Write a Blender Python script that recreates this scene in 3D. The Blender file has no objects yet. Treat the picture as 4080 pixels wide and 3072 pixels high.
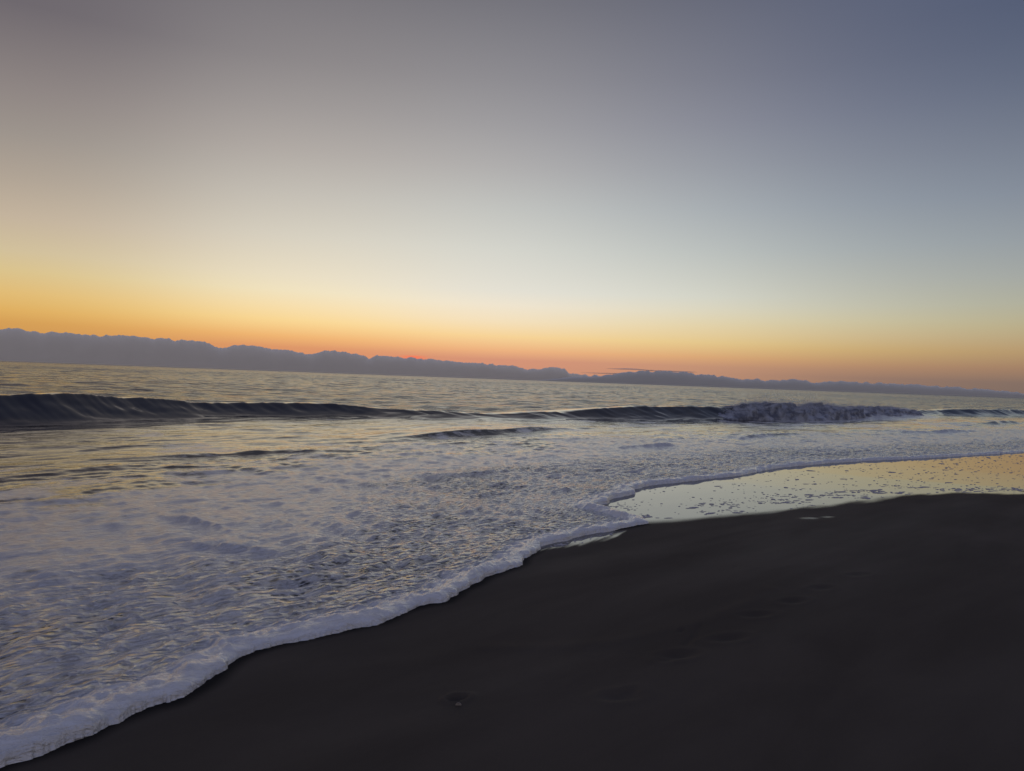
import bpy, math, random
import numpy as np
from mathutils import Matrix, Vector, noise as mnoise

random.seed(7)
C = bpy.context.scene.collection
sc = bpy.context.scene

# ------------------------------------------------------------------ camera
CAM_H = 1.5
cam = bpy.data.cameras.new('camera')
cam.sensor_width = 36.0
cam.lens = 26.0
cam.clip_start = 0.05
cam.clip_end = 90000.0
cam_ob = bpy.data.objects.new('camera', cam)
C.objects.link(cam_ob)
cam_ob.matrix_world = (Matrix.Translation((0, 0, CAM_H))
                       @ Matrix.Rotation(math.radians(90 - 0.47), 4, 'X')
                       @ Matrix.Rotation(math.radians(2.077), 4, 'Z'))
sc.camera = cam_ob

# ------------------------------------------------------------------ colour management
sc.view_settings.view_transform = 'Standard'
sc.view_settings.look = 'None'
sc.view_settings.exposure = 0.0
sc.view_settings.gamma = 1.0
sc.cycles.use_denoising = True
sc.cycles.max_bounces = 10
sc.cycles.diffuse_bounces = 6
sc.cycles.transmission_bounces = 8
sc.cycles.glossy_bounces = 4


def lin(c):
    return tuple((((v / 255) + 0.055) / 1.055) ** 2.4 if v / 255 > 0.04045 else v / 255 / 12.92 for v in c)


# ------------------------------------------------------------------ sky: dawn, sun still behind the cloud bank
SUN_AZ, SUN_EL = -7.8, 0.6
world = bpy.data.worlds.new('World')
sc.world = world
world.use_nodes = True
wt = world.node_tree
wt.nodes.clear()


def N(t, typ, **kw):
    n = t.nodes.new(typ)
    for k, v in kw.items():
        if k.startswith('i_'):
            n.inputs[k[2:].replace('_', ' ')].default_value = v
        else:
            setattr(n, k, v)
    return n


def math_n(t, op, a, b=None, c=None, clamp=False):
    n = t.nodes.new('ShaderNodeMath')
    n.operation = op
    n.use_clamp = clamp
    for i, v in enumerate((a, b, c)):
        if v is None:
            continue
        if isinstance(v, (int, float)):
            n.inputs[i].default_value = v
        else:
            t.links.new(v, n.inputs[i])
    return n.outputs[0]


def map_n(t, v, a, b, c=0.0, d=1.0, smooth=True):
    n = t.nodes.new('ShaderNodeMapRange')
    n.interpolation_type = 'SMOOTHSTEP' if smooth else 'LINEAR'
    n.clamp = True
    t.links.new(v, n.inputs['Value'])
    for k, x in zip(('From Min', 'From Max', 'To Min', 'To Max'), (a, b, c, d)):
        n.inputs[k].default_value = x
    return n.outputs[0]


def mix_col(t, f, a, b):
    n = t.nodes.new('ShaderNodeMix')
    n.data_type = 'RGBA'
    for s, v in ((n.inputs[0], f), (n.inputs[6], a), (n.inputs[7], b)):
        if hasattr(v, 'is_linked'):
            t.links.new(v, s)
        elif isinstance(v, (int, float)):
            s.default_value = v
        else:
            s.default_value = tuple(v) + (1,)
    return n.outputs[2]


SKY = [   # azimuth (0 = view axis), stops (elevation, sRGB)
    (-34.2, [(0, (186, 130, 82)), (2.5, (212, 158, 85)), (3.3, (222, 174, 95)), (4.4, (224, 186, 115)), (5.8, (217, 193, 138)), (7.1, (208, 190, 153)), (9.2, (194, 177, 155)), (11.8, (173, 160, 146)), (14.4, (154, 145, 138)), (17.0, (140, 131, 129)), (21.8, (108, 102, 108)), (40, (92, 92, 106)), (90, (116, 126, 168))]),
    (-16.1, [(0, (204, 138, 96)), (1.8, (222, 150, 105)), (2.6, (242, 182, 115)), (3.8, (252, 218, 150)), (4.9, (249, 225, 175)), (6.0, (243, 229, 194)), (7.1, (236, 224, 197)), (10, (217, 210, 194)), (13, (198, 192, 182)), (16, (179, 172, 166)), (19, (160, 154, 152)), (22, (142, 137, 138)), (27, (119, 116, 121)), (40, (112, 114, 130)), (90, (116, 126, 168))]),
    (-0.2, [(0, (197, 136, 112)), (1.5, (215, 148, 122)), (2.2, (240, 180, 132)), (3.3, (250, 214, 155)), (4.5, (246, 227, 195)), (5.7, (242, 231, 212)), (6.8, (230, 226, 215)), (10, (215, 215, 207)), (13, (197, 198, 194)), (16, (179, 177, 176)), (19, (161, 159, 161)), (22, (145, 143, 147)), (27, (119, 118, 125)), (40, (112, 114, 130)), (90, (116, 126, 168))]),
    (12.8, [(0, (184, 138, 110)), (1.5, (200, 150, 120)), (2.2, (222, 170, 120)), (3.3, (232, 203, 142)), (4.5, (230, 212, 168)), (5.6, (224, 217, 192)), (6.7, (215, 216, 204)), (10, (190, 195, 192)), (13, (171, 177, 181)), (16, (154, 158, 166)), (19, (139, 141, 153)), (22, (125, 127, 140)), (27, (104, 107, 122)), (40, (112, 114, 130)), (90, (116, 126, 168))]),
    (26.2, [(0, (138, 110, 96)), (1.0, (150, 120, 105)), (1.8, (180, 140, 108)), (2.9, (204, 172, 116)), (3.9, (208, 187, 145)), (5.0, (205, 197, 165)), (6.0, (196, 194, 175)), (10, (165, 172, 174)), (13, (147, 155, 165)), (16, (132, 138, 152)), (19, (117, 123, 141)), (22, (104, 110, 130)), (27, (91, 98, 120)), (40, (112, 114, 130)), (90, (116, 126, 168))]),
    (36.0, [(0, (112, 100, 96)), (0.9, (120, 106, 98)), (2.0, (152, 122, 100)), (3.2, (170, 143, 110)), (4.5, (172, 160, 125)), (6.0, (164, 164, 145)), (7.8, (152, 158, 157)), (10.1, (140, 148, 156)), (13.0, (124, 133, 148)), (15.9, (110, 119, 136)), (20.1, (88, 99, 121)), (24.1, (74, 86, 112)), (90, (116, 126, 168))]),
]
BACK = [(0, (172, 163, 157)), (6, (180, 170, 163)), (14, (160, 155, 162)), (28, (108, 112, 138)), (45, (104, 113, 146)), (90, (116, 126, 168))]

wc = N(wt, 'ShaderNodeTexCoord')
wx = N(wt, 'ShaderNodeSeparateXYZ')
wt.links.new(wc.outputs['Generated'], wx.inputs[0])
el_deg = math_n(wt, 'MULTIPLY', math_n(wt, 'ARCSINE', wx.outputs[2]), 180 / math.pi)
az_deg = math_n(wt, 'MULTIPLY', math_n(wt, 'ARCTAN2', wx.outputs[0], wx.outputs[1]), 180 / math.pi)
el_fac = math_n(wt, 'SQRT', math_n(wt, 'MAXIMUM', math_n(wt, 'DIVIDE', el_deg, 90.0), 0.0))


def sky_ramp(stops):
    r = N(wt, 'ShaderNodeValToRGB')
    r.color_ramp.interpolation = 'LINEAR'
    e = r.color_ramp.elements
    while len(e) < len(stops):
        e.new(0.5)
    for k, (el, col) in enumerate(stops):
        e[k].position = math.sqrt(el / 90)
        e[k].color = lin(col) + (1,)
    wt.links.new(el_fac, r.inputs[0])
    return r.outputs[0]


acc, wsum = None, None                     # smooth blend of the five columns by azimuth
for az0, stops in SKY:
    q = math_n(wt, 'DIVIDE', math_n(wt, 'SUBTRACT', az_deg, az0), 11.0)
    wgt = math_n(wt, 'POWER', 2.71828, math_n(wt, 'MULTIPLY', math_n(wt, 'MULTIPLY', q, q), -1.0))
    wgt = math_n(wt, 'ADD', wgt, 1e-6)
    vm = N(wt, 'ShaderNodeVectorMath', operation='SCALE')
    wt.links.new(sky_ramp(stops), vm.inputs[0])
    wt.links.new(wgt, vm.inputs['Scale'])
    if acc is None:
        acc, wsum = vm.outputs[0], wgt
    else:
        va = N(wt, 'ShaderNodeVectorMath', operation='ADD')
        wt.links.new(acc, va.inputs[0]); wt.links.new(vm.outputs[0], va.inputs[1])
        acc, wsum = va.outputs[0], math_n(wt, 'ADD', wsum, wgt)
vd = N(wt, 'ShaderNodeVectorMath', operation='SCALE')
wt.links.new(acc, vd.inputs[0]); wt.links.new(math_n(wt, 'DIVIDE', 1.0, wsum), vd.inputs['Scale'])
col = vd.outputs[0]
away = map_n(wt, math_n(wt, 'ABSOLUTE', math_n(wt, 'SUBTRACT', az_deg, 0.0)), 36, 105)
col = mix_col(wt, away, col, sky_ramp(BACK))
# the lit gap over the hidden sun
ga = math_n(wt, 'DIVIDE', math_n(wt, 'SUBTRACT', az_deg, -7.65), 0.85)
ga = math_n(wt, 'POWER', 2.718, math_n(wt, 'MULTIPLY', math_n(wt, 'MULTIPLY', ga, ga), -1.0))
gl = math_n(wt, 'MULTIPLY', math_n(wt, 'MULTIPLY', ga, math_n(wt, 'MULTIPLY', map_n(wt, el_deg, 1.44, 1.64, 1.0, 0.0), map_n(wt, el_deg, 0.9, 1.2))), 0.75)
col = mix_col(wt, gl, col, lin((255, 116, 84)))
bg = N(wt, 'ShaderNodeBackground')
bg.inputs['Strength'].default_value = 1.0
wt.links.new(col, bg.inputs['Color'])
wo = N(wt, 'ShaderNodeOutputWorld')
wt.links.new(bg.outputs[0], wo.inputs[0])

# the sun itself: still behind the bank, almost no direct light
sun = bpy.data.lights.new('sun', 'SUN')
sun.energy = 0.03
sun.angle = math.radians(0.5)
sun.color = (1.0, 0.55, 0.35)
sun_ob = bpy.data.objects.new('sun', sun)
C.objects.link(sun_ob)
a, e = math.radians(SUN_AZ), math.radians(SUN_EL)
sd = Vector((math.sin(a) * math.cos(e), math.cos(a) * math.cos(e), math.sin(e)))
sun_ob.rotation_euler = sd.to_track_quat('Z', 'Y').to_euler()


# ------------------------------------------------------------------ helpers
def tag(o, label=None, cat=None, kind=None, group=None):
    if label:
        o['label'] = label
    if cat:
        o['category'] = cat
    if kind:
        o['kind'] = kind
    if group:
        o['group'] = group
    return o


def _hash(ix, iy, seed):
    h = (ix.astype(np.int64) * 374761393 + iy.astype(np.int64) * 668265263 + seed * 974711) & 0xFFFFFFFF
    h = ((h ^ (h >> 13)) * 1274126177) & 0xFFFFFFFF
    h = h ^ (h >> 16)
    return (h & 0xFFFF).astype(np.float32) * (2 * math.pi / 65536)


def pn(x, y, seed=0):
    """gradient noise, about -0.7..0.7"""
    ix, iy = np.floor(x), np.floor(y)
    fx, fy = (x - ix).astype(np.float32), (y - iy).astype(np.float32)
    u = fx * fx * fx * (fx * (fx * 6 - 15) + 10)
    v = fy * fy * fy * (fy * (fy * 6 - 15) + 10)
    out = 0
    for dx in (0, 1):
        for dy in (0, 1):
            an = _hash(ix + dx, iy + dy, seed)
            g = np.cos(an) * (fx - dx) + np.sin(an) * (fy - dy)
            out = out + g * (u if dx else 1 - u) * (v if dy else 1 - v)
    return out


def fbm(x, y, seed=0, octv=4, gain=0.5):
    r, a, f = 0, 1.0, 1.0
    for k in range(octv):
        r = r + a * pn(x * f, y * f, seed + 17 * k)
        a *= gain
        f *= 2.03
    return r


def ss(a, b, x):
    t = np.clip((x - a) / (b - a), 0, 1)
    return t * t * (3 - 2 * t)


def catmull(pts, n=6):
    P = np.array(pts, dtype=np.float64)
    out = []
    for i in range(len(P) - 1):
        p0 = P[max(i - 1, 0)]; p1 = P[i]; p2 = P[i + 1]; p3 = P[min(i + 2, len(P) - 1)]
        for k in range(n):
            t = k / n
            out.append(0.5 * ((2 * p1) + (-p0 + p2) * t + (2 * p0 - 5 * p1 + 4 * p2 - p3) * t * t + (-p0 + 3 * p1 - 3 * p2 + p3) * t ** 3))
    out.append(P[-1])
    return np.array(out)


def poly_sdf(x, y, poly):
    """signed distance to a closed polygon, positive inside"""
    x = x.astype(np.float32); y = y.astype(np.float32)
    d2 = np.full(x.shape, 1e12, np.float32)
    ins = np.zeros(x.shape, bool)
    n = len(poly)
    for i in range(n):
        ax, ay = poly[i]; bx, by = poly[(i + 1) % n]
        ex, ey = bx - ax, by - ay
        L = ex * ex + ey * ey
        if L < 1e-9:
            continue
        px, py = x - np.float32(ax), y - np.float32(ay)
        t = np.clip((px * ex + py * ey) / L, 0, 1)
        qx, qy = px - t * ex, py - t * ey
        np.minimum(d2, qx * qx + qy * qy, out=d2)
        if ay != by:
            c = ((ay <= y) & (by > y)) | ((by <= y) & (ay > y))
            ins ^= c & (px < (y - ay) * (ex / ey))
    d = np.sqrt(d2)
    return np.where(ins, d, -d)


def line_sdf(x, y, pts):
    """signed distance to an open line (positive on its left) and the parameter along it"""
    x = x.astype(np.float32); y = y.astype(np.float32)
    d2 = np.full(x.shape, 1e12, np.float32)
    sg = np.ones(x.shape, np.float32)
    par = np.zeros(x.shape, np.float32)
    for i in range(len(pts) - 1):
        ax, ay = pts[i]; bx, by = pts[i + 1]
        ex, ey = bx - ax, by - ay
        L = ex * ex + ey * ey
        px, py = x - np.float32(ax), y - np.float32(ay)
        t = np.clip((px * ex + py * ey) / L, 0, 1)
        qx, qy = px - t * ex, py - t * ey
        dd = qx * qx + qy * qy
        m = dd < d2
        d2 = np.where(m, dd, d2)
        par = np.where(m, i + t, par)
        sg = np.where(m, np.sign(ex * py - ey * px), sg)
    return np.sqrt(d2) * sg, par


def mesh_from(name, V, F, mat, attrs=None, normals=None, smooth=True):
    me = bpy.data.meshes.new(name)
    V = np.asarray(V, np.float32); F = np.asarray(F, np.int32)
    k = F.shape[1]
    me.vertices.add(len(V)); me.vertices.foreach_set('co', V.ravel())
    me.loops.add(F.size); me.loops.foreach_set('vertex_index', F.ravel())
    me.polygons.add(len(F))
    me.polygons.foreach_set('loop_start', np.arange(0, F.size, k, dtype=np.int32))
    me.polygons.foreach_set('loop_total', np.full(len(F), k, np.int32))
    me.polygons.foreach_set('use_smooth', np.full(len(F), smooth))
    me.update(calc_edges=True)
    for an, av in (attrs or {}).items():
        at = me.attributes.new(an, 'FLOAT', 'POINT')
        at.data.foreach_set('value', np.asarray(av, np.float32))
    me.materials.append(mat)
    if normals is not None:
        me.normals_split_custom_set_from_vertices(np.asarray(normals, np.float32))
    o = bpy.data.objects.new(name, me)
    C.objects.link(o)
    return o


def subset(V, F, sel, extra):
    f = F[sel]
    used, inv = np.unique(f.ravel(), return_inverse=True)
    return V[used], inv.reshape(f.shape), [e[used] for e in extra]


def new_mat(name):
    m = bpy.data.materials.new(name)
    m.use_nodes = True
    t = m.node_tree
    t.nodes.clear()
    return m, t


def out_surface(t, sh):
    o = t.nodes.new('ShaderNodeOutputMaterial')
    t.links.new(sh, o.inputs['Surface'])


def principled(t, base, rough, spec=0.5, ior=1.45, normal=None):
    b = t.nodes.new('ShaderNodeBsdfPrincipled')
    for key, v in (('Base Color', base), ('Roughness', rough), ('Specular IOR Level', spec), ('IOR', ior)):
        if hasattr(v, 'is_linked'):
            t.links.new(v, b.inputs[key])
        elif isinstance(v, (int, float)):
            b.inputs[key].default_value = v
        else:
            b.inputs[key].default_value = tuple(v) + (1,)
    if normal is not None:
        t.links.new(normal, b.inputs['Normal'])
    return b.outputs[0]


def noise_tex(t, vec, scale, detail=4, rough=0.55, dist=0.0):
    n = t.nodes.new('ShaderNodeTexNoise')
    n.inputs['Scale'].default_value = scale
    n.inputs['Detail'].default_value = detail
    n.inputs['Roughness'].default_value = rough
    n.inputs['Distortion'].default_value = dist
    t.links.new(vec, n.inputs['Vector'])
    return n.outputs[0]


def shore_vec(t, scale=(1, 1, 1), ang=-45.0):
    """object position turned so that x runs along the shore and y out to sea"""
    g = t.nodes.new('ShaderNodeTexCoord')
    m0 = t.nodes.new('ShaderNodeMapping')
    m0.inputs['Rotation'].default_value = (0, 0, math.radians(ang))
    t.links.new(g.outputs['Object'], m0.inputs['Vector'])
    m = t.nodes.new('ShaderNodeMapping')
    m.inputs['Scale'].default_value = scale
    t.links.new(m0.outputs[0], m.inputs['Vector'])
    return m.outputs[0]


def attr(t, name):
    n = t.nodes.new('ShaderNodeAttribute')
    n.attribute_name = name
    return n.outputs['Fac']


def bump(t, h, strength, dist, normal=None):
    b = t.nodes.new('ShaderNodeBump')
    b.inputs['Strength'].default_value = strength
    b.inputs['Distance'].default_value = dist
    t.links.new(h, b.inputs['Height'])
    if normal is not None:
        t.links.new(normal, b.inputs['Normal'])
    return b.outputs[0]


# ------------------------------------------------------------------ materials
# water with foam lying on it: 'foam' = how much foam there is, 'cell' = how far it has broken into a net of cells,
# 'chop' = how rough the open water is
water_mat, t = new_mat('sea_water')
foam_a, cell_a, chop_a = attr(t, 'foam'), attr(t, 'cell'), attr(t, 'chop')
v1 = shore_vec(t)
v_along = shore_vec(t, (0.45, 1.0, 1.0))
v_flow = shore_vec(t, (1.0, 0.35, 1.0))
# domain-warped cells
warp = t.nodes.new('ShaderNodeTexNoise'); warp.inputs['Scale'].default_value = 7.0; warp.inputs['Detail'].default_value = 3
t.links.new(v1, warp.inputs['Vector'])
wv = t.nodes.new('ShaderNodeVectorMath'); wv.operation = 'MULTIPLY_ADD'
t.links.new(warp.outputs['Color'], wv.inputs[0]); wv.inputs[1].default_value = (0.09, 0.09, 0.0)
t.links.new(shore_vec(t, (0.46, 1.0, 1.0)), wv.inputs[2])
vor = t.nodes.new('ShaderNodeTexVoronoi'); vor.feature = 'SMOOTH_F1'
vor.inputs['Scale'].default_value = 25.0; vor.inputs['Smoothness'].default_value = 0.45
t.links.new(wv.outputs[0], vor.inputs['Vector'])
cells = vor.outputs['Distance']
n_fine = noise_tex(t, shore_vec(t, (0.33, 1.0, 1.0), -40), 24.0, 5, 0.6, 0.5)
n_mid = noise_tex(t, v_along, 5.5, 5, 0.6, 0.5)
n_flow = noise_tex(t, v_flow, 3.6, 6, 0.62, 0.8)
# foam cover
cover = math_n(t, 'ADD', math_n(t, 'MULTIPLY', n_mid, 0.55), math_n(t, 'MULTIPLY', n_flow, 0.75))
cover = math_n(t, 'ADD', cover, math_n(t, 'MULTIPLY', n_fine, 0.25))
n_big = noise_tex(t, shore_vec(t, (0.5, 1.0, 1.0), -38), 1.5, 5, 0.6, 1.2)
cover = math_n(t, 'ADD', cover, math_n(t, 'SUBTRACT', math_n(t, 'MULTIPLY', n_big, 1.4), 0.7))
cover = math_n(t, 'ADD', cover, math_n(t, 'SUBTRACT', math_n(t, 'MULTIPLY', foam_a, 1.5), 1.5))
hole = math_n(t, 'MULTIPLY', map_n(t, cells, 0.55, 0.10), cell_a)
cover = math_n(t, 'SUBTRACT', cover, math_n(t, 'MULTIPLY', hole, 1.05))
foam_fac = math_n(t, 'MAXIMUM', map_n(t, cover, -0.05, 0.36), math_n(t, 'MULTIPLY', cell_a, 0.22))
foam_fac = math_n(t, 'MULTIPLY', foam_fac, map_n(t, foam_a, 0.85, 1.2, 0.90, 1.0))
# relief of the foam
fh = math_n(t, 'MULTIPLY', n_fine, 0.85)
fh = math_n(t, 'ADD', fh, math_n(t, 'MULTIPLY', n_mid, 0.55))
fh = math_n(t, 'ADD', fh, math_n(t, 'MULTIPLY', n_flow, 0.4))
fh = math_n(t, 'ADD', fh, math_n(t, 'MULTIPLY', math_n(t, 'MULTIPLY', cells, cell_a), 3.6))
fh = math_n(t, 'MULTIPLY', fh, map_n(t, foam_a, 1.0, 1.4, 1.0, 0.6))
fnorm = bump(t, fh, 1.0, 0.075)
foam_sh = principled(t, (0.68, 0.67, 0.665), 0.4, 0.5, 1.33, fnorm)
fb = foam_sh.node
fb.inputs['Coat Weight'].default_value = 1.0
fb.inputs['Coat Roughness'].default_value = 0.16
fb.inputs['Coat IOR'].default_value = 1.75
t.links.new(bump(t, fh, 0.5, 0.05), fb.inputs['Coat Normal'])
# open water: small ripples only as bump, the waves themselves are in the mesh
wr = math_n(t, 'ADD', noise_tex(t, shore_vec(t, (0.55, 1.0, 1.0)), 3.6, 5, 0.62, 0.3),
            math_n(t, 'MULTIPLY', noise_tex(t, shore_vec(t, (0.6, 1.0, 1.0), -30), 0.9, 3, 0.5, 0.3), 2.0))
wr = math_n(t, 'MULTIPLY', wr, chop_a)
wnorm = bump(t, wr, 1.0, 0.095)
water_sh = principled(t, (0.010, 0.010, 0.013), math_n(t, 'ADD', 0.05, math_n(t, 'MULTIPLY', chop_a, 0.04)), 0.5, math_n(t, 'ADD', 1.38, math_n(t, 'MULTIPLY', chop_a, 0.28)), wnorm)
t.links.new(bump(t, math_n(t, 'MULTIPLY', fh, map_n(t, foam_a, 0.55, 0.95)), 0.4, 0.05, wnorm), water_sh.node.inputs['Normal'])
mx = t.nodes.new('ShaderNodeMixShader')
t.links.new(foam_fac, mx.inputs[0]); t.links.new(water_sh, mx.inputs[1]); t.links.new(foam_sh, mx.inputs[2])
out_surface(t, mx.outputs[0])

# sand: 'wet' = film of water standing on it
sand_mat, t = new_mat('wet_sand')
wet = attr(t, 'wet')
g = t.nodes.new('ShaderNodeTexCoord').outputs['Object']
grain = noise_tex(t, g, 420.0, 3, 0.7)
patch = noise_tex(t, shore_vec(t, (0.35, 1, 1)), 1.6, 5, 0.55, 0.4)
sc_ = mix_col(t, map_n(t, patch, 0.3, 0.7), (0.062, 0.050, 0.039), (0.086, 0.070, 0.055))
sc_ = mix_col(t, math_n(t, 'MULTIPLY', map_n(t, grain, 0.35, 0.65), 0.5), sc_, (0.052, 0.043, 0.034))
sc_ = mix_col(t, attr(t, 'soak_shade'), sc_, (0.016, 0.014, 0.012))  # wet edge under the foam lip, with the lip's shadow line painted in
sh_h = math_n(t, 'ADD', math_n(t, 'MULTIPLY', grain, 0.12), math_n(t, 'MULTIPLY', noise_tex(t, shore_vec(t, (0.5, 1, 1)), 9.0, 5, 0.6), 0.5))
dry_n = bump(t, sh_h, 0.5, 0.01)
dry = principled(t, sc_, map_n(t, noise_tex(t, shore_vec(t, (0.18, 1, 1)), 1.1, 4, 0.55, 0.3), 0.35, 0.7, 0.95, 0.72), 0.12, 1.4, dry_n)
film_n = bump(t, noise_tex(t, shore_vec(t, (0.4, 1, 1)), 2.2, 2, 0.4), 0.05, 0.02)
film_sh = principled(t, (0.05, 0.046, 0.044), 0.03, 1.0, 2.4, film_n)
mx = t.nodes.new('ShaderNodeMixShader')
t.links.new(wet, mx.inputs[0]); t.links.new(dry, mx.inputs[1]); t.links.new(film_sh, mx.inputs[2])
out_surface(t, mx.outputs[0])

# lumps of foam
foam_mat, t = new_mat('white_foam')
g = t.nodes.new('ShaderNodeTexCoord').outputs['Object']
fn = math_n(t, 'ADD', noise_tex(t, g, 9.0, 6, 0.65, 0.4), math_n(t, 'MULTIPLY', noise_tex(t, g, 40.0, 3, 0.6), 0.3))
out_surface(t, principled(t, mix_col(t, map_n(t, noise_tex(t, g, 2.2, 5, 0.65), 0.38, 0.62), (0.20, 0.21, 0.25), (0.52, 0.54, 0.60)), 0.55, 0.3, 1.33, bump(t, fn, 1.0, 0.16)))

bubble_mat, t = new_mat('bubble_foam')
g = t.nodes.new('ShaderNodeTexCoord').outputs['Object']
out_surface(t, principled(t, (0.42, 0.40, 0.41), 0.55, 0.3, 1.33, bump(t, noise_tex(t, g, 150.0, 3, 0.6), 0.6, 0.004)))

spray_mat, t = new_mat('sea_spray')
out_surface(t, principled(t, (0.6, 0.61, 0.66), 0.6, 0.3, 1.33))

cloud_mat, t = new_mat('cloud')
g = t.nodes.new('ShaderNodeTexCoord').outputs['Object']
cn = noise_tex(t, g, 0.004, 5, 0.6)
cc = mix_col(t, map_n(t, cn, 0.3, 0.7), (0.96, 0.91, 0.81), (0.98, 0.93, 0.83))
df = t.nodes.new('ShaderNodeBsdfDiffuse'); df.inputs['Roughness'].default_value = 1.0
t.links.new(cc, df.inputs['Color'])
out_surface(t, df.outputs[0])

low_cloud_mat, t = new_mat('low_cloud')
df = t.nodes.new('ShaderNodeBsdfDiffuse'); df.inputs['Color'].default_value = (0.80, 0.785, 0.74, 1); df.inputs['Roughness'].default_value = 1.0
out_surface(t, df.outputs[0])

streak_mat, t = new_mat('thin_cloud')
df = t.nodes.new('ShaderNodeBsdfDiffuse'); df.inputs['Color'].default_value = (0.9, 0.87, 0.83, 1)
tp = t.nodes.new('ShaderNodeBsdfTransparent')
mx = t.nodes.new('ShaderNodeMixShader'); mx.inputs[0].default_value = 0.6
t.links.new(df.outputs[0], mx.inputs[1]); t.links.new(tp.outputs[0], mx.inputs[2])
out_surface(t, mx.outputs[0])

shell_mat, t = new_mat('shell')
g = t.nodes.new('ShaderNodeTexCoord').outputs['Object']
scol = mix_col(t, map_n(t, noise_tex(t, g, 160.0, 3), 0.35, 0.65), (0.26, 0.22, 0.19), (0.42, 0.38, 0.34))
out_surface(t, principled(t, scol, 0.5, 0.4))

weed_mat, t = new_mat('seaweed')
g = t.nodes.new('ShaderNodeTexCoord').outputs['Object']
wcol = mix_col(t, noise_tex(t, g, 60.0, 3), (0.012, 0.010, 0.006), (0.035, 0.026, 0.014))
out_surface(t, principled(t, wcol, 0.45, 0.4))

# ------------------------------------------------------------------ shape of the shore (metres; camera stands at 0,0)
FRONT = [(-40, -42), (-14, -15), (-6, -5), (-3.2, -0.2), (-2.35, 1.55), (-1.95, 2.5),
         (-1.85, 2.73), (-1.82, 2.78), (-1.74, 2.89), (-1.67, 2.99), (-1.63, 3.1), (-1.59, 3.19), (-1.53, 3.29), (-1.47, 3.33), (-1.42, 3.48), (-1.39, 3.64), (-1.38, 3.73), (-1.36, 3.87), (-1.29, 3.98), (-1.16, 4.1), (-1.04, 4.23), (-0.88, 4.35), (-0.73, 4.47), (-0.66, 4.64), (-0.49, 4.86), (-0.38, 4.93), (-0.3, 5.18), (-0.19, 5.4), (-0.1, 5.64), (0.04, 5.84), (0.14, 6.07), (0.16, 6.22), (0.3, 6.62), (0.41, 6.82), (0.62, 7.05), (0.79, 7.24), (1.1, 7.56), (1.44, 7.88), (1.53, 8.02), (1.49, 8.19), (1.33, 8.46), (1.16, 8.72), (1.05, 8.9), (1.1, 9.09), (1.28, 9.34), (1.34, 9.63), (1.53, 9.94), (1.75, 10.21), (1.79, 10.41), (1.76, 10.55), (2.12, 11.15), (2.66, 11.59), (3.39, 12.24), (4.02, 12.81), (5.03, 14.06), (5.93, 14.88), (7.51, 16.09), (9.81, 17.5), (11.4, 18.57), (12.98, 19.65), (14.29, 20.54), (18, 23.4), (30, 33), (80, 76)]
FAR_FRONT = [(600, 520), (60000, 52000)]
front = np.vstack([catmull(FRONT, 4), FAR_FRONT])
SEA_POLY = np.vstack([front, [(60000, 90000), (-90000, 90000), (-90000, -44), (-60, -60)]])

# crest of the breaking wave: x, y, height
CREST = [(-40, -18, .5), (-24, 3, .6), (-16, 14, .68), (-12.9, 18.6, .67), (-12.0, 20.6, .63), (-11.0, 22.7, .48), (-9.9, 24.4, .34), (-8.6, 25.7, .37), (-6.8, 26.7, .39), (-4.5, 27.1, .24), (-2.2, 27.5, .20), (0.3, 28.5, .19), (3.4, 30.9, .36), (6.1, 33.2, .50), (9.2, 35.6, .50), (14, 38.4, .52), (19.6, 43.4, .5), (27.5, 51.6, .45), (29.3, 53.6, .27), (31.2, 55.3, .27), (35, 58, .42), (41, 62, .44), (60, 77, .4), (120, 128, .3), (400, 380, .2)]
crest = catmull([c for c in CREST], 4)
crest_xy = crest[:, :2]
crest_h = crest[:, 2]
# small follow-up ridges inside the surf: polyline, height, front width, back width
RIDGES = [([(-3.3, 16.4), (-2.57, 17.6), (-1.76, 18.5), (-0.87, 19.5), (0.48, 21.3), (1.83, 22.9), (3.0, 24.4)], .12, .5, 1.4),
          ([(-3.57, 7.35), (-3.1, 7.2), (-2.78, 6.99), (-2.4, 6.61)], .03, .10, .5),
          ([(-2.91, 6.23), (-2.31, 6.12), (-1.71, 6.04)], .035, .10, .5),
          ([(-5.5, 12.9), (-4.0, 13.6), (-2.7, 14.6)], .025, .22, .8),
          ([(-1.6, 10.6), (-0.9, 11.2), (0.2, 12.1), (0.9, 12.6)], .035, .18, .7),
          ([(6.5, 21.5), (8.2, 23.4), (10.5, 25.4)], .08, .3, 1.0),
          ([(14, 27.4), (17, 29.5), (20, 31.5)], .09, .35, 1.2),
          ([(2.0, 16.5), (3.3, 17.7), (4.5, 18.6)], .05, .2, .8),
          ([(-2.0, 5.1), (-1.5, 5.25), (-1.1, 5.5)], .022, .08, .4),
          ([(22, 36), (27, 41), (33, 46)], .16, .5, 1.8)]

S_DIR = np.array((0.707, 0.707)); T_DIR = np.array((-0.707, 0.707))


def st(x, y):
    return x * S_DIR[0] + y * S_DIR[1], x * T_DIR[0] + y * T_DIR[1]


def polar(r, az):
    R, A = np.meshgrid(r, np.radians(az), indexing='ij')
    return R * np.sin(A), R * np.cos(A)


def steps(a, b, f):
    n = max(2, int(math.log(b / a) / f))
    return np.exp(np.linspace(math.log(a), math.log(b), n, endpoint=False))


def grid_faces(n, m, flip=True):
    i = np.arange(n - 1)[:, None] * m + np.arange(m - 1)[None, :]
    f = np.stack([i, i + 1, i + 1 + m, i + m], -1).reshape(-1, 4)
    return f[:, ::-1] if flip else f


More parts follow.
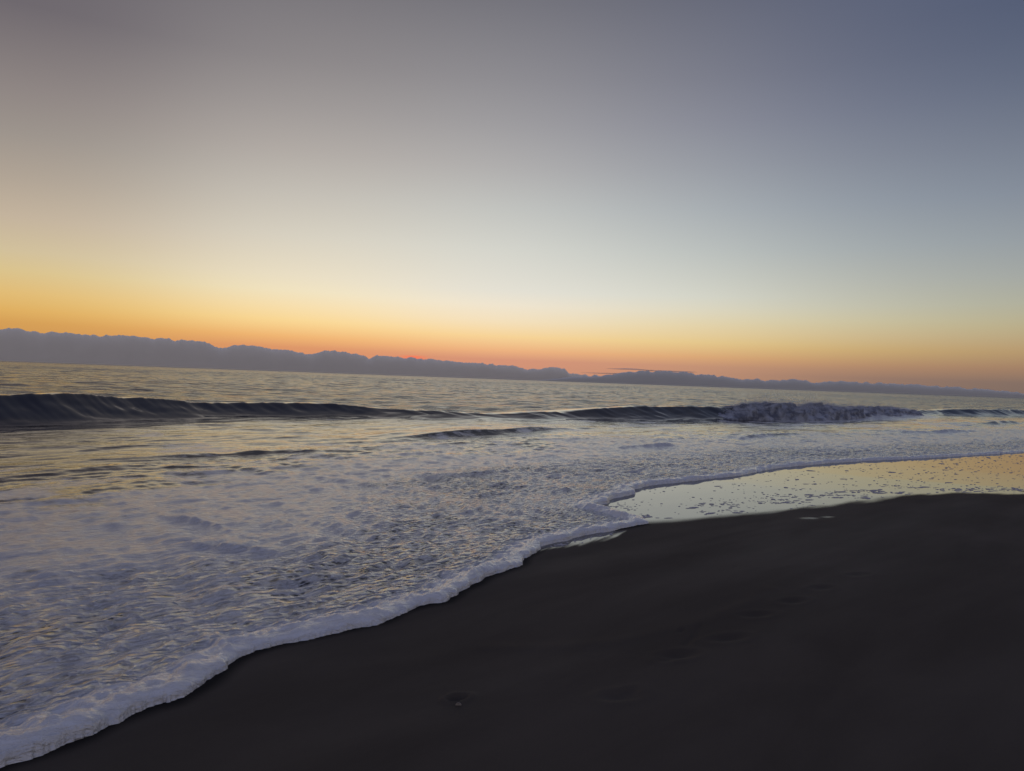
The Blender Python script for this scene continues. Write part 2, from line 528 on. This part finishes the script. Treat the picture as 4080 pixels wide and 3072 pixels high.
def grid_normals(X, Y, Z):
    P = np.stack([X, Y, Z], -1).astype(np.float64)
    a = np.gradient(P, axis=0)
    b = np.gradient(P, axis=1)
    n = np.cross(b, a)
    n /= np.maximum(np.linalg.norm(n, axis=-1, keepdims=True), 1e-12)
    n[n[..., 2] < 0] *= -1
    return n.reshape(-1, 3)


# ------------------------------------------------------------------ sea surface
az = np.concatenate([np.linspace(-120, -42, 70, endpoint=False), np.linspace(-42, 42, 1120), np.linspace(42, 80, 41)[1:]])
rr = np.concatenate([steps(2.2, 12, 0.0042), steps(12, 75, 0.0036), steps(75, 320, 0.0042), steps(320, 1600, 0.012), steps(1600, 30000, 0.06), [30000]])
X, Y = polar(rr, az)
n_r, n_a = X.shape
S, T = st(X, Y)
R = np.sqrt(X * X + Y * Y)
# distance from the swash front, with lobes along it
near_rows = rr < 110
D = np.full(X.shape, 60.0, np.float32)
D[near_rows] = poly_sdf(X[near_rows].ravel(), Y[near_rows].ravel(), SEA_POLY).reshape(-1, n_a)
far = ~near_rows
D[far] = np.clip(poly_sdf(X[far].ravel(), Y[far].ravel(), np.array([p for p in FRONT] + FAR_FRONT + [(60000, 90000), (-90000, 90000), (-90000, -44), (-60, -60)])).reshape(-1, n_a), -1e5, 1e5)
Q, PAR = np.full(X.shape, 999, np.float32), np.zeros(X.shape, np.float32)
q, p = line_sdf(X[near_rows].ravel(), Y[near_rows].ravel(), crest_xy)
Q[near_rows] = q.reshape(-1, n_a); PAR[near_rows] = p.reshape(-1, n_a)

Z = np.zeros(X.shape)
# open-sea chop and swell
amp_out = ss(-0.5, 6, Q) * ss(8, 14, D)
Z += amp_out * (0.16 * pn(S / 22, T / 9, 3) + 0.14 * pn(S / 6.5, T / 3.0, 5) + 0.13 * pn(S / 2.4 + 0.3 * T, T / 1.4, 7))
Z += ss(60, 200, R) * (0.45 * pn(S / 90, T / 30, 11) + 0.35 * pn(S / 34, T / 14, 13) + 0.22 * pn(S / 12, T / 5.5, 14))
Z += amp_out * ss(220, 90, R) * (0.05 * pn(S / 1.1, T / 0.75, 9))
# surf zone between wave and swash
inn = ss(1.2, 6, D) * ss(1.0, -1.5, Q)
warp_s = S + 0.8 * pn(S / 3, T / 3, 21); warp_t = T + 0.5 * pn(S / 2.2, T / 2.2, 22)
Z += inn * (0.055 * pn(warp_s / 3.4, warp_t / 1.1, 23) + 0.026 * pn(warp_s / 1.3, warp_t / 0.42, 25))
fine_fade = ss(30, 12, R)
Z += inn * fine_fade * 0.014 * pn(warp_s / 0.55, warp_t / 0.2, 27)
# swash: flow streaks running up the beach and ripples along the front
sw = ss(0.15, 0.9, D) * ss(9, 5, D)
Z += sw * (0.026 * fbm(warp_s / 0.55, warp_t / 1.7, 31, 2) + 0.014 * pn(warp_s / 0.9, warp_t / 0.16, 33) + 0.014 * fbm(S / 0.22, T / 0.22, 35, 2))
Z += ss(0.1, 0.5, D) * ss(3.6, 1.6, D) * 0.026 * pn(S / 0.38 + 0.4 * pn(S / 0.5, T / 0.5, 38), D / 0.085, 37)
# follow-up ridges
for pts, h, wf, wb in RIDGES:
    c = catmull(pts, 4)
    bx = (X > c[:, 0].min() - 6) & (X < c[:, 0].max() + 6) & (Y > c[:, 1].min() - 6) & (Y < c[:, 1].max() + 6)
    q, p = line_sdf(X[bx], Y[bx], c)
    q = q + 0.35 * wf * pn(S[bx] / (wf * 4), T[bx] / (wf * 4), 40)
    along = np.clip(np.minimum(p, len(c) - 1 - p) / (0.35 * len(c)), 0, 1)
    prof = np.where(q < 0, np.clip(1 + q / wf, 0, 1) ** 2, np.exp(-(np.maximum(q, 0) / wb) ** 2))
    Z[bx] += h * prof * along * along * (3 - 2 * along) * (1 + 0.5 * pn(S[bx] / (wf * 3), T[bx] / (wf * 6), 41))
# the breaking wave
H = np.interp(PAR, np.arange(len(crest_h)), crest_h)
WF = 0.40 + 1.9 * H + 0.7 * ss(.34, .2, H)
Qw = Q + 0.28 * pn(S / 3.2, T / 6, 51) + 0.10 * pn(S / 0.9, T / 2.2, 52)
Hn = H * (1 + (0.13 + 0.4 * ss(.36, .22, H)) * pn(S / 2.0, T / 5, 53) + 0.12 * pn(S / 6, T / 20, 54))
profile = np.where(Qw < 0, np.clip(1 + Qw / WF, 0, 1) ** 1.7, np.exp(-(np.maximum(Qw, 0) / (1.1 + 4.5 * H)) ** 2))
WAVE = Hn * profile
Z += WAVE
face = ss(0.03, 0.2, WAVE) * ss(1.0, -0.2, Q)
# streaks drawn up the face
Z += face * (0.05 * pn(S / 0.55 + 1.2 * Q, Q / 3.0, 55) + 0.022 * pn(S / 0.2 + 2.0 * Q, Q / 1.5, 56) + 0.02 * pn(S / 1.2, Q / 0.3, 57))
Z -= 0.07 * ss(-4.2, -2.4, Q) * ss(-0.6, -2.0, Q) * ss(.2, .5, H)
# the foamy lip of the swash
lob = 0.05 * pn(S / 0.42, T / 0.42, 61) + 0.036 * pn(S / 0.14, T / 0.14, 62) + 0.016 * pn(S / 0.05, T / 0.05, 63)
lob *= np.where(R < 7.5, 1.0, 0.6)
Dl = D + lob
HB = (0.046 + 0.026 * ss(4.5, 2.6, R)) * (1 + 0.75 * pn(S / 0.6, T / 0.6, 64) + 0.4 * pn(S / 0.2, T / 0.2, 65))
HB = np.maximum(HB, 0.025)
w = 0.09 + 0.03 * ss(6, 3, R)
lipr = np.sqrt(np.clip(1 - (1 - np.clip(Dl / w, 0, 1)) ** 2, 0, 1))
lip = HB * lipr * (0.22 + 0.78 * np.exp(-(np.maximum(Dl - w, 0) / (0.09 + 0.06 * ss(5, 3, R))) ** 2))
lip += ss(0.04, 0.12, Dl) * ss(0.5, 0.2, Dl) * (0.028 * fbm(S / 0.12, T / 0.12, 66, 3))
Z = np.where(Dl > 0, Z + lip, -0.02 + Dl * 1.5)
Z = np.where(Dl < -0.12, -0.2 + np.maximum(Dl, -3) * 0.05, Z)
Z = np.where(D > 0, Z, np.minimum(Z, 0.05))

# where the foam lies
big = fbm(S / 4.5 + 5, T / 2.4, 71, 4)
swirl = fbm(warp_s / 1.6, warp_t / 1.0, 73, 4)
FOAM = (0.86 + 0.14 * ss(1.6, 0.4, D)) * ss(10.5, 3.0, D + 2.6 * big)
right = ss(-4, 6, X)
FOAM = np.maximum(FOAM, ((0.30 + 0.20 * right) * (0.5 + 0.5 * ss(-10, -4, X)) + 0.55 * swirl + 0.40 * big) * ss(0.3, -2.0, Q) * ss(70, 45, R))
FOAM = np.maximum(FOAM, ss(0.5, 0.15, Dl) * 1.25)
left_cut = 1.2 * ss(-3, -9, X)
FOAM = FOAM * ss(-left_cut, -1.6 - 1.3 * left_cut, Q + 0.6 * big + 0.3)
FOAM += ss(0.35, 0.12, Dl) * 0.4
# torn lip of the breaking part
par_of = lambda x: np.interp(x, crest_xy[:, 0], np.arange(len(crest_xy)))
brk = ss(par_of(11.2), par_of(12.5), PAR) * ss(par_of(29.2), par_of(27.5), PAR)
FOAM = np.maximum(FOAM, brk * ss(-3.0, -1.4, Q) * ss(1.8, 0.2, Q) * (0.95 + 0.3 * swirl))
FOAM = np.clip(FOAM, 0, 1.45)
CELL = ss(0.18, 0.42, Dl) * ss(3.4, 1.3, D + 1.2 * big) * (0.70 + 0.55 * ss(-0.2, 0.35, pn(S / 1.5 + 9, T / 0.8, 75)))
CELL = np.clip(CELL * (0.55 + 0.6 * np.exp(-((X + 0.2) / 1.0) ** 2 - ((Y - 5.9) / 1.1) ** 2)), 0, 1.2)
CHOP = 0.16 - 0.13 * ss(-2.2, -1.0, Q) + 1.7 * ss(0.3, 8, Q) + 1.8 * ss(40, 300, R) + 3.0 * ss(350, 3000, R)

V = np.stack([X, Y, Z], -1).reshape(-1, 3)
F = grid_faces(n_r, n_a, False)
NV = grid_normals(X, Y, Z)
f_c = F[:, 0]
flat = lambda A: np.asarray(A, np.float32).reshape(-1)
Dv, Rv, Wv, Qv, Pv = flat(Dl), flat(R), flat(WAVE), flat(Q), flat(PAR)
keep = (Dv[F].max(1) > -0.14)
wave_zone = keep & (Wv[f_c] > 0.07) & (Qv[f_c] < 1.6)
p_a, p_b = par_of(-2.2), par_of(30.2)
cat = np.zeros(len(F), np.int8)            # 0 sea, 1 foam sheet, 2.. waves
cat[keep & (flat(FOAM)[f_c] > 0.6) & (Dv[f_c] < 14) & (Rv[f_c] < 60)] = 1
# keep the foam sheet in one piece: everything within a smooth distance of the front
cat[keep & (cat == 1) & (flat(D + 2.6 * big)[f_c] > 7.5)] = 0
cat[keep & (flat(D + 2.6 * big)[f_c] <= 7.5) & (Rv[f_c] < 60)] = 1
cat[wave_zone & (Pv[f_c] < p_a)] = 2
cat[wave_zone & (Pv[f_c] >= p_a) & (Pv[f_c] < p_b)] = 3
cat[wave_zone & (Pv[f_c] >= p_b) & (Rv[f_c] < 110)] = 4
A_ = [flat(FOAM), flat(CELL), flat(CHOP), NV]
for k, (nm, lab, cg, kd) in enumerate([
        ('sea', None, None, 'structure'),
        ('swash_foam', 'thin sheet of white sea foam sliding up the dark sand with a thick rounded front edge', 'sea foam', 'stuff'),
        ('wave', 'long smooth dark swell rising at the left without any white water', 'wave', None),
        ('wave', 'dark wave curling over at the right under tumbling white water', 'wave', None),
        ('wave', 'small low dark wave at the far right edge beyond the white water', 'wave', None)]):
    v_, f_, (fo, ce, ch, nv) = subset(V, F, keep & (cat == k), A_)
    o = mesh_from(nm, v_, f_, water_mat, {'foam': fo, 'cell': ce, 'chop': ch}, nv)
    tag(o, lab, cg, kd, 'waves rolling towards the beach' if nm == 'wave' else None)

# ------------------------------------------------------------------ sand
FILM = np.array([(0.9, 8.6), (1.40, 8.10), (1.52, 8.03), (1.85, 8.2), (2.47, 8.56), (3.15, 8.99), (3.92, 9.49), (4.57, 9.93), (5.32, 10.5), (6.09, 11.0), (6.79, 11.31), (7.38, 11.42), (7.96, 11.45), (10, 11.9), (16, 15), (40, 34), (200, 175), (200, 230), (20, 40), (-2, 14), (0.2, 9.6)])
PATCH = np.array([(0.27, 6.52), (0.41, 6.62), (0.55, 6.70), (0.72, 6.84), (0.91, 7.06), (1.08, 7.24), (1.15, 7.5), (0.8, 7.6), (0.2, 6.9)])
azs = np.concatenate([np.linspace(-180, -42, 90, endpoint=False), np.linspace(-42, 42, 900), np.linspace(42, 180, 91)[1:]])
rs = np.concatenate([[0.02], steps(0.3, 2.2, 0.08), steps(2.2, 26, 0.006), steps(26, 200, 0.03), steps(200, 4000, 0.15), [4000]])
XS, YS = polar(rs, azs)
SS, TS = st(XS, YS)
RS = np.sqrt(XS * XS + YS * YS)
front_lo = np.vstack([catmull(FRONT, 2), FAR_FRONT])
DS = poly_sdf(XS.ravel(), YS.ravel(), np.vstack([front_lo, [(60000, 90000), (-90000, 90000), (-90000, -44), (-60, -60)]])).reshape(XS.shape)
COARSE = catmull([(-42, -40), (-4.6, -1.0), (-1.35, 3.7), (1.3, 7.9), (5.6, 13.6), (14.1, 20.3), (30, 33), (80, 76), (300, 265)], 3)
BASE = 0.022


def beach_z(x, y):
    sc, _ = line_sdf(np.asarray(x), np.asarray(y), COARSE)
    l = np.clip(-sc, -1.2, 60)
    l2 = np.clip(l, 0, 4.5)
    return BASE * np.minimum(l, 12) + 0.005 * l2 * l2 + 0.02 * np.clip(l - 25, 0, 40)


ZS = beach_z(XS.ravel(), YS.ravel()).reshape(XS.shape) - np.minimum(0.045 * np.maximum(DS, 0), 4.0) - 0.002
dry_d = np.maximum(-DS, 0)
FILM = np.array([(x * k_, y * k_) for (x, y), k_ in zip(FILM, 1 - np.clip(beach_z(FILM[:, 0], FILM[:, 1]), 0, .3) / CAM_H)])
F1 = poly_sdf(XS.ravel(), YS.ravel(), FILM).reshape(XS.shape)
F2 = poly_sdf(XS.ravel(), YS.ravel(), PATCH).reshape(XS.shape)
dryzone = ss(0.0, 0.5, -F1) * ss(0.0, 0.4, dry_d)
ZS += dryzone * ss(60, 20, RS) * (0.006 * fbm(SS / 1.8, TS / 0.7, 81, 3) + 0.0016 * pn(SS / 0.5, TS / 0.12, 84))


def dent(x, y, rx, ry, ang, depth, rim=0.35):
    c, s = math.cos(math.radians(ang)), math.sin(math.radians(ang))
    u = ((XS - x) * c + (YS - y) * s) / rx
    v = (-(XS - x) * s + (YS - y) * c) / ry
    d2 = u * u + v * v
    return -depth * np.exp(-d2 * 1.4) + depth * rim * np.exp(-(np.sqrt(d2) - 1.5) ** 2 * 4)


for args in [(0.56, 3.44, .09, .05, 15, .014), (0.62, 3.5, .05, .03, 30, .008), (0.94, 3.96, .10, .055, 20, .016), (0.86, 3.88, .05, .03, 10, .009),
             (1.29, 4.23, .11, .05, 20, .013), (1.05, 4.36, .04, .02, 60, .008), (1.96, 5.0, .10, .05, 25, .012), (1.60, 4.68, .10, .05, 20, .012),
             (2.3, 5.35, .09, .05, 20, .01), (2.75, 5.75, .10, .05, 20, .009), (-0.20, 3.41, .045, .026, 25, .024)]:
    ZS += dent(*args)
# a faint ridge left by an earlier wash and a drag mark
q, p = line_sdf(XS.ravel(), YS.ravel(), catmull([(-0.1, 4.05), (0.5, 4.12), (1.0, 4.4), (1.45, 4.75), (1.9, 5.3)], 4))
q = q.reshape(XS.shape)
ZS += 0.007 * np.exp(-(q / 0.07) ** 2) * (1 + 0.5 * pn(SS / 0.4, TS / 0.4, 86))
q, p = line_sdf(XS.ravel(), YS.ravel(), np.array([(1.02, 4.12), (1.10, 4.25), (1.19, 4.46)]))
ZS -= 0.005 * np.exp(-(q.reshape(XS.shape) / 0.02) ** 2)

edge_n = 0.13 * fbm(SS / 0.9, TS / 0.25, 87, 3)
WET = ss(-0.13, 0.15, F1 + edge_n * ss(6, 11, RS))
streak = fbm((XS * 0.9 - YS * 0.44) / 0.05, (XS * 0.44 + YS * 0.9) / 0.5, 88, 2)
WET = np.maximum(WET, ss(-0.06, 0.10, F2 + 0.10 * streak) * 0.9)
for (x, y, rx, ry) in ((3.44, 8.42, .10, .05), (3.69, 8.51, .07, .035)):
    WET = np.maximum(WET, 0.45 * np.exp(-(((XS - x) / rx) ** 2 + ((YS - y) / ry) ** 2) ** 2))
VS = np.stack([XS, YS, ZS], -1).reshape(-1, 3)
FS = grid_faces(*XS.shape, False)
NS = grid_normals(XS, YS, ZS)
wv_ = flat(WET)
SOAK_SHADE = flat(ss(0.10, 0.0, dry_d + 0.03 * pn(SS / 0.3, TS / 0.3, 89)))  # narrow strip at the swash front: wet sand and painted contact shade together
iswet = (wv_[FS].mean(1) > 0.5) & (flat(RS)[FS[:, 0]] < 260)
def ground_z(x, y):
    return float(VS[np.argmin((VS[:, 0] - x) ** 2 + (VS[:, 1] - y) ** 2), 2])


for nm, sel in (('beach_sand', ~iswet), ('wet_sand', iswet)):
    v_, f_, (we, so, nv) = subset(VS, FS, sel, [wv_, SOAK_SHADE, NS])
    o = mesh_from(nm, v_, f_, sand_mat, {'wet': we, 'soak_shade': so}, nv)
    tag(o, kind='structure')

# ------------------------------------------------------------------ bubbles of foam left on the wet sand
rng = np.random.default_rng(5)


def sdf1(pts, poly):
    return poly_sdf(pts[:, 0], pts[:, 1], poly)


cand = np.stack([rng.uniform(1, 24, 150000), rng.uniform(7, 27, 150000)], -1)
# positions
dF = sdf1(cand, FILM); dS = -sdf1(cand, SEA_POLY)
rr_c = np.hypot(cand[:, 0], cand[:, 1])
clump = fbm(cand[:, 0] / 0.8, cand[:, 1] / 0.5, 91, 3)
dens = (0.10 + 0.5 * np.exp(-((dF - 0.5) / 0.45) ** 2) * (clump > -0.1)) * np.clip((clump + 0.35) * 1.6, 0.12, 1)
ok = (dF > 0.04) & (dS > 0.10) & (rng.random(len(cand)) < dens) & (np.abs(np.degrees(np.arctan2(cand[:, 0], cand[:, 1]))) < 46)
spots = cand[ok]
d_edge = dF[ok]
extra = np.stack([rng.uniform(0.25, 1.1, 260), rng.uniform(6.5, 7.4, 260)], -1)
e_ok = (sdf1(extra, PATCH) > 0.03) & (-sdf1(extra, SEA_POLY) > 0.06)
spots = np.vstack([spots, extra[e_ok][:22]])
d_edge = np.concatenate([d_edge, np.full(len(spots) - len(d_edge), 2.0)])
bv, bf = [], []
d_shore = beach_z(spots[:, 0], spots[:, 1])
for (x, y), de, dsh in zip(spots, d_edge, d_shore):
    rad = float(np.clip(rng.lognormal(math.log(0.0105), 0.42), 0.005, 0.03)) * (0.75 + 0.03 * math.hypot(x, y))
    stretch = 1.0 + (rng.random() < (0.55 if de < 0.8 else 0.12)) * rng.uniform(0.5, 2.6)
    ang = rng.normal(0.15, 0.25)
    ca, sa = math.cos(ang), math.sin(ang)
    ph = rng.uniform(0, 6.28, 3)
    z0 = dsh - 0.002
    base = len(bv)
    for k, (fr, hh) in enumerate(((1.0, -0.002), (0.93, 0.10), (0.6, 0.26))):
        for j in range(9):
            th = j / 9 * 2 * math.pi
            q_ = fr * rad * (1 + 0.22 * math.sin(2 * th + ph[0]) + 0.16 * math.sin(3 * th + ph[1]))
            u_, v_ = q_ * math.cos(th) * stretch, q_ * math.sin(th) * 0.9
            bv.append((x + u_ * ca - v_ * sa, y + u_ * sa + v_ * ca, z0 - 0.003 if k == 0 else z0 + hh * rad))
    bv.append((x, y, z0 + 0.32 * rad))
    for k in range(2):
        for j in range(9):
            a0, a1 = base + k * 9 + j, base + k * 9 + (j + 1) % 9
            bf.append((a0, a1, a1 + 9)); bf.append((a0, a1 + 9, a0 + 9))
    for j in range(9):
        bf.append((base + 18 + j, base + 18 + (j + 1) % 9, base + 27))
o = mesh_from('foam_bubbles', bv, bf, bubble_mat)
tag(o, 'scattered small dark flecks of foam left on the shiny wet sand', 'foam bubbles', 'stuff')

# ------------------------------------------------------------------ white water tumbling off the breaking wave
BRK = [  # x, y on the base line, top height
    (9.6, 34.6, .10), (10.4, 35.0, .30), (11.2, 35.4, .50), (12.2, 35.7, .72), (13.3, 36.2, .86), (14.5, 36.8, .84), (15.6, 37.7, .70), (16.6, 38.7, .60), (17.3, 39.4, .80), (18.0, 40.2, .88), (19.0, 41.2, .74), (20.2, 42.5, .68), (21.8, 44.4, .70), (23.6, 46.2, .66), (25.6, 48.4, .60), (27.4, 50.3, .56), (28.6, 51.4, .40), (29.0, 51.8, .18)]
b = catmull(BRK, 14)
nb, nc = len(b), 34
tan = np.gradient(b[:, :2], axis=0); tan /= np.linalg.norm(tan, axis=1, keepdims=True)
nor = np.stack([-tan[:, 1], tan[:, 0]], -1)                       # seaward
WVts, tops = [], []
for i in range(nb):
    fade = min(1.0, i / 14.0)
    for j in range(nc):
        a_ = math.pi * j / (nc - 1)
        dep = 1.15 - math.cos(a_) * (1.0 + 0.25 * fade)
        hz = max(math.sin(a_), 0) ** 0.75 * b[i, 2]
        P = Vector((b[i, 0] + nor[i, 0] * dep, b[i, 1] + nor[i, 1] * dep, hz))
        m = min(1.0, math.sin(a_) * 2.5)
        nz = mnoise.turbulence(P * 1.5, 5, False, amplitude_scale=0.5, frequency_scale=2.1) - 0.6
        n2 = mnoise.noise(P * 0.7 + Vector((3, 7, 1)))
        amp = m * (0.22 + 0.55 * fade) * b[i, 2]
        P.z = P.z * (1 - 0.10 * (1 - fade)) + amp * (0.42 * nz + 0.22 * n2)
        off = amp * (0.55 * nz + 0.3 * n2)
        P.x -= nor[i, 0] * off; P.y -= nor[i, 1] * off
        P.z = P.z - (0.06 if j in (0, nc - 1) else 0)
        WVts.append(tuple(P))
WF_ = grid_faces(nb, nc)
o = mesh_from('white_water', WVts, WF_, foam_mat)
tag(o, 'tumbling grey white water breaking along the crest at the right', 'white water', 'stuff')

# spray thrown above it
sv, sf = [], []
wa = np.array(WVts).reshape(nb, nc, 3)
for k in range(24000):
    i = int(rng.integers(20, nb - 4))
    j = int(rng.integers(8, 26))
    p0 = wa[i, j]
    lift = float(rng.exponential(0.065)) * (0.4 + 1.6 * max(0, b[i, 2] - 0.5) / 0.35)
    p = p0 + np.array([rng.normal(0, .12) + 0.25 * lift, rng.normal(0, .12) + 0.5 * lift, lift])
    r = float(rng.uniform(.003, .011))
    base = len(sv)
    for dx, dy, dz in ((1, 1, 1), (-1, -1, 1), (-1, 1, -1), (1, -1, -1)):
        sv.append((p[0] + dx * r, p[1] + dy * r, p[2] + dz * r))
    sf += [(base, base + 1, base + 2), (base, base + 3, base + 1), (base, base + 2, base + 3), (base + 1, base + 3, base + 2)]
o = mesh_from('sea_spray', sv, sf, spray_mat, smooth=False)
tag(o, 'fine mist of spray thrown up above the breaking white water', 'spray', 'stuff')

# ------------------------------------------------------------------ clouds along the horizon
CL1 = [(-60, 0), (-56, 1.5), (-48, 2.1), (-42, 2.0), (-38, 2.15), (-34.8, 2.1), (-34, 2.14), (-32.6, 1.99), (-31.6, 2.06), (-30.2, 1.97), (-28.1, 2.05), (-26.9, 2.09), (-25.9, 1.97), (-25.2, 2.03), (-24.2, 1.95), (-23.2, 1.93), (-22.66, 1.93), (-22.1, 1.72), (-21.73, 1.5), (-21.4, 1.5), (-21.06, 1.58), (-20.6, 1.79), (-20, 1.83), (-19.5, 1.8), (-17.8, 1.59), (-16.9, 1.56), (-16, 1.47), (-15.2, 1.38), (-14.8, 1.52), (-14.3, 1.68), (-13.6, 1.72), (-12.9, 1.65), (-11.9, 1.52), (-11.4, 1.38), (-11.0, 1.22), (-10.7, 1.35), (-10.4, 1.49), (-9.9, 1.46), (-9.3, 1.42), (-8.7, 1.43), (-8.25, 1.36), (-7.8, 1.41), (-7.3, 1.31), (-7.1, 1.35), (-6.9, 1.29), (-6.4, 1.35), (-5.7, 1.26), (-5.4, 1.19), (-5.1, 1.26), (-4.4, 1.20), (-3.5, 1.22), (-1.8, 1.2), (-1.2, 1.02), (-.4, 1.08), (.3, 1.07), (.9, 0.84), (1.8, 0.9), (2.6, 0.99), (3.0, 1.06), (3.5, 1.04), (4.0, 0.98), (4.4, 0.66), (5.2, .56), (6.2, .55), (6.6, .62), (7.1, .55), (7.8, .45), (8.3, 0)]
CL4 = [(2.0, 0), (4.6, .35), (6.5, .5), (7.5, .66), (8.4, .85), (9.4, .97), (10.5, 1.04), (11.7, 1.06), (13.0, 1.06), (13.7, .98), (14.4, .86), (15.3, .84), (16.2, .79), (16.8, .68), (17.3, .62), (17.8, .70), (18.3, .72), (18.9, .58), (20, .66), (20.95, .77), (21.6, .72), (22.3, .56), (23.2, .66), (24, .73), (26.3, .71), (28.6, .60), (30.8, .58), (33, .45), (34.7, .33), (40, .3), (50, .4), (60, 0)]
STK1 = [(7.2, 0), (8.0, .05), (8.7, .10), (9.4, .09), (10.1, .04), (10.8, 0)]
STK2 = [(10.0, 0), (10.4, .05), (11.2, .07), (12.2, .07), (13.0, .06), (13.5, .05), (14.0, 0)]
STK3 = [(5.2, 0), (6.2, .04), (7.2, .06), (8.2, .08), (9.0, .05), (9.6, 0)]


def cloud(name, prof, dist, depth, label, base_el=0.0, bumpy=1.0, group=None, step=0.035, mat=None):
    a0, a1 = prof[0][0], prof[-1][0]
    azc = np.arange(a0, a1, step)
    el = np.interp(azc, [p[0] for p in prof], [p[1] for p in prof])
    lump = (0.5 - np.abs(pn(azc / 0.8 + 0.8 * pn(azc / 1.7, azc * 0, 105), azc * 0 + dist, 101)) * 1.9) * (1 + 1.4 * pn(azc / 2.3, azc * 0, 106))
    lump2 = 0.5 - np.abs(pn(azc / 0.26, azc * 0 + dist, 102)) * 1.9
    dz_el = bumpy * np.minimum(el, .5) / .5 * (0.15 * lump + 0.05 * lump2 - 0.055) + bumpy * np.minimum(el, .5) * 0.03 * pn(azc / 0.08, azc * 0, 103)
    nk = 22
    Vc = []
    for i, a in enumerate(azc):
        ca, sa = math.sin(math.radians(a)), math.cos(math.radians(a))
        Ht = dist * math.tan(math.radians(el[i]))
        B0 = dist * math.tan(math.radians(base_el)) if base_el else -60.0
        Lz = dist * math.radians(max(dz_el[i], -el[i] * .8))
        dpt = depth * (0.25 + 0.75 * min(1.0, el[i] / max(0.03, max(p[1] for p in prof) * .6)))
        for k in range(nk):
            f = math.pi * k / (nk - 1)
            z = math.sin(f) ** 0.55 * Ht if not base_el else math.sin(f) ** 0.8 * Ht
            z += Lz * max(0.0, math.sin(f)) ** 4
            if base_el and k in (0, nk - 1):
                z = 0
            fl = mnoise.fractal(Vector((a * 1.1, z / 300, dist)), 0.9, 2.0, 4) * 0.04 * bumpy * depth * math.sin(f)
            dd = dist + dpt * (1 - math.cos(f)) * 0.5 + fl
            Vc.append((ca * dd, sa * dd, B0 + z + CAM_H if base_el else (z + CAM_H if 0 < k < nk - 1 else B0)))
    Fc = grid_faces(len(azc), nk)
    if base_el:       # close the underside
        i0 = np.arange(len(azc) - 1) * nk
        Fc = np.vstack([Fc, np.stack([i0, i0 + nk, i0 + nk + nk - 1, i0 + nk - 1], -1)])
    o = mesh_from(name, Vc, Fc, streak_mat if base_el else (mat or cloud_mat))
    tag(o, label, 'cloud', None, group)
    return o


G = 'clouds lying along the sea horizon'
cloud('cloud_bank', CL1, 15000, 350, 'long grey lumpy cloud bank from the far left with the red sunrise glow on it', group=G)
cloud('cloud_bank', CL4, 14000, 220, 'low smooth grey cloud bank on the right horizon above the white water', group=G, mat=low_cloud_mat)
cloud('cloud_streak', STK1, 17200, 600, 'thin dark isolated cloud streak in the orange sky left of the low right cloud bank', base_el=1.10, bumpy=0.3, group=G)
cloud('cloud_streak', STK2, 17300, 600, 'thin dark cloud streak lying just on top of the low right cloud bank', base_el=1.05, bumpy=0.3, group=G)
cloud('cloud_streak', STK3, 17400, 600, 'thin cloud streak low over the gap between the lumpy bank and the right bank', base_el=0.72, bumpy=0.3, group=G)

# ------------------------------------------------------------------ small things on the sand
# broken half shell standing in a small scour
sx, sy = -0.19, 3.33
sz = ground_z(sx, sy) - 0.008
sv, sf = [], []
nu, nvv = 17, 9
for layer, off in ((0, 0.0), (1, -0.0016)):
    for i in range(nu):
        u = math.pi * i / (nu - 1)
        for j in range(nvv):
            w_ = j / (nvv - 1)
            rad = 0.014 * w_ * (1 + 0.05 * math.cos(u * 14))
            dome = 0.007 * (1 - w_ * w_) + 0.0006 * math.cos(u * 14) * w_
            sv.append((sx + rad * math.cos(u), sy + dome + off + 0.004 * w_, sz + 0.008 + rad * math.sin(u)))
L = nu * nvv
for i in range(nu - 1):
    for j in range(nvv - 1):
        q0 = i * nvv + j
        sf.append((q0, q0 + nvv, q0 + nvv + 1, q0 + 1))
        sf.append((L + q0, L + q0 + 1, L + q0 + nvv + 1, L + q0 + nvv))
for i in range(nu - 1):
    a0 = i * nvv + nvv - 1
    sf.append((a0, a0 + nvv, L + a0 + nvv, L + a0))
o = mesh_from('seashell', sv, sf, shell_mat)
tag(o, 'tiny pale half shell standing up in a scoured hollow on the dark sand', 'shell')

# dark scrap of seaweed at the right
wv2, wf2 = [], []
for k in range(9):
    p = np.array([7.55 + rng.normal(0, .025), 10.65 + rng.normal(0, .02), ground_z(7.55, 10.65) + 0.004])
    d = rng.uniform(0, 6.28)
    prev = None
    for s_ in range(8):
        d += rng.normal(0, .5)
        p = p + np.array([math.cos(d) * .018, math.sin(d) * .014, 0])
        p[2] = ground_z(7.55, 10.65) + 0.004 + 0.022 * abs(math.sin(s_ * 0.7 + k)) * rng.uniform(.4, 1)
        r = 0.007 * (1 - s_ / 9)
        ring = []
        for j in range(6):
            th = j / 6 * 6.283
            ring.append(len(wv2))
            wv2.append((p[0] - math.sin(d) * r * math.cos(th), p[1] + math.cos(d) * r * math.cos(th), p[2] + r * math.sin(th)))
        if prev:
            for j in range(6):
                wf2.append((prev[j], prev[(j + 1) % 6], ring[(j + 1) % 6], ring[j]))
        prev = ring
o = mesh_from('seaweed_clump', wv2, wf2, weed_mat)
tag(o, 'small dark clump of seaweed on the sand at the right edge beside the wet sand', 'seaweed')
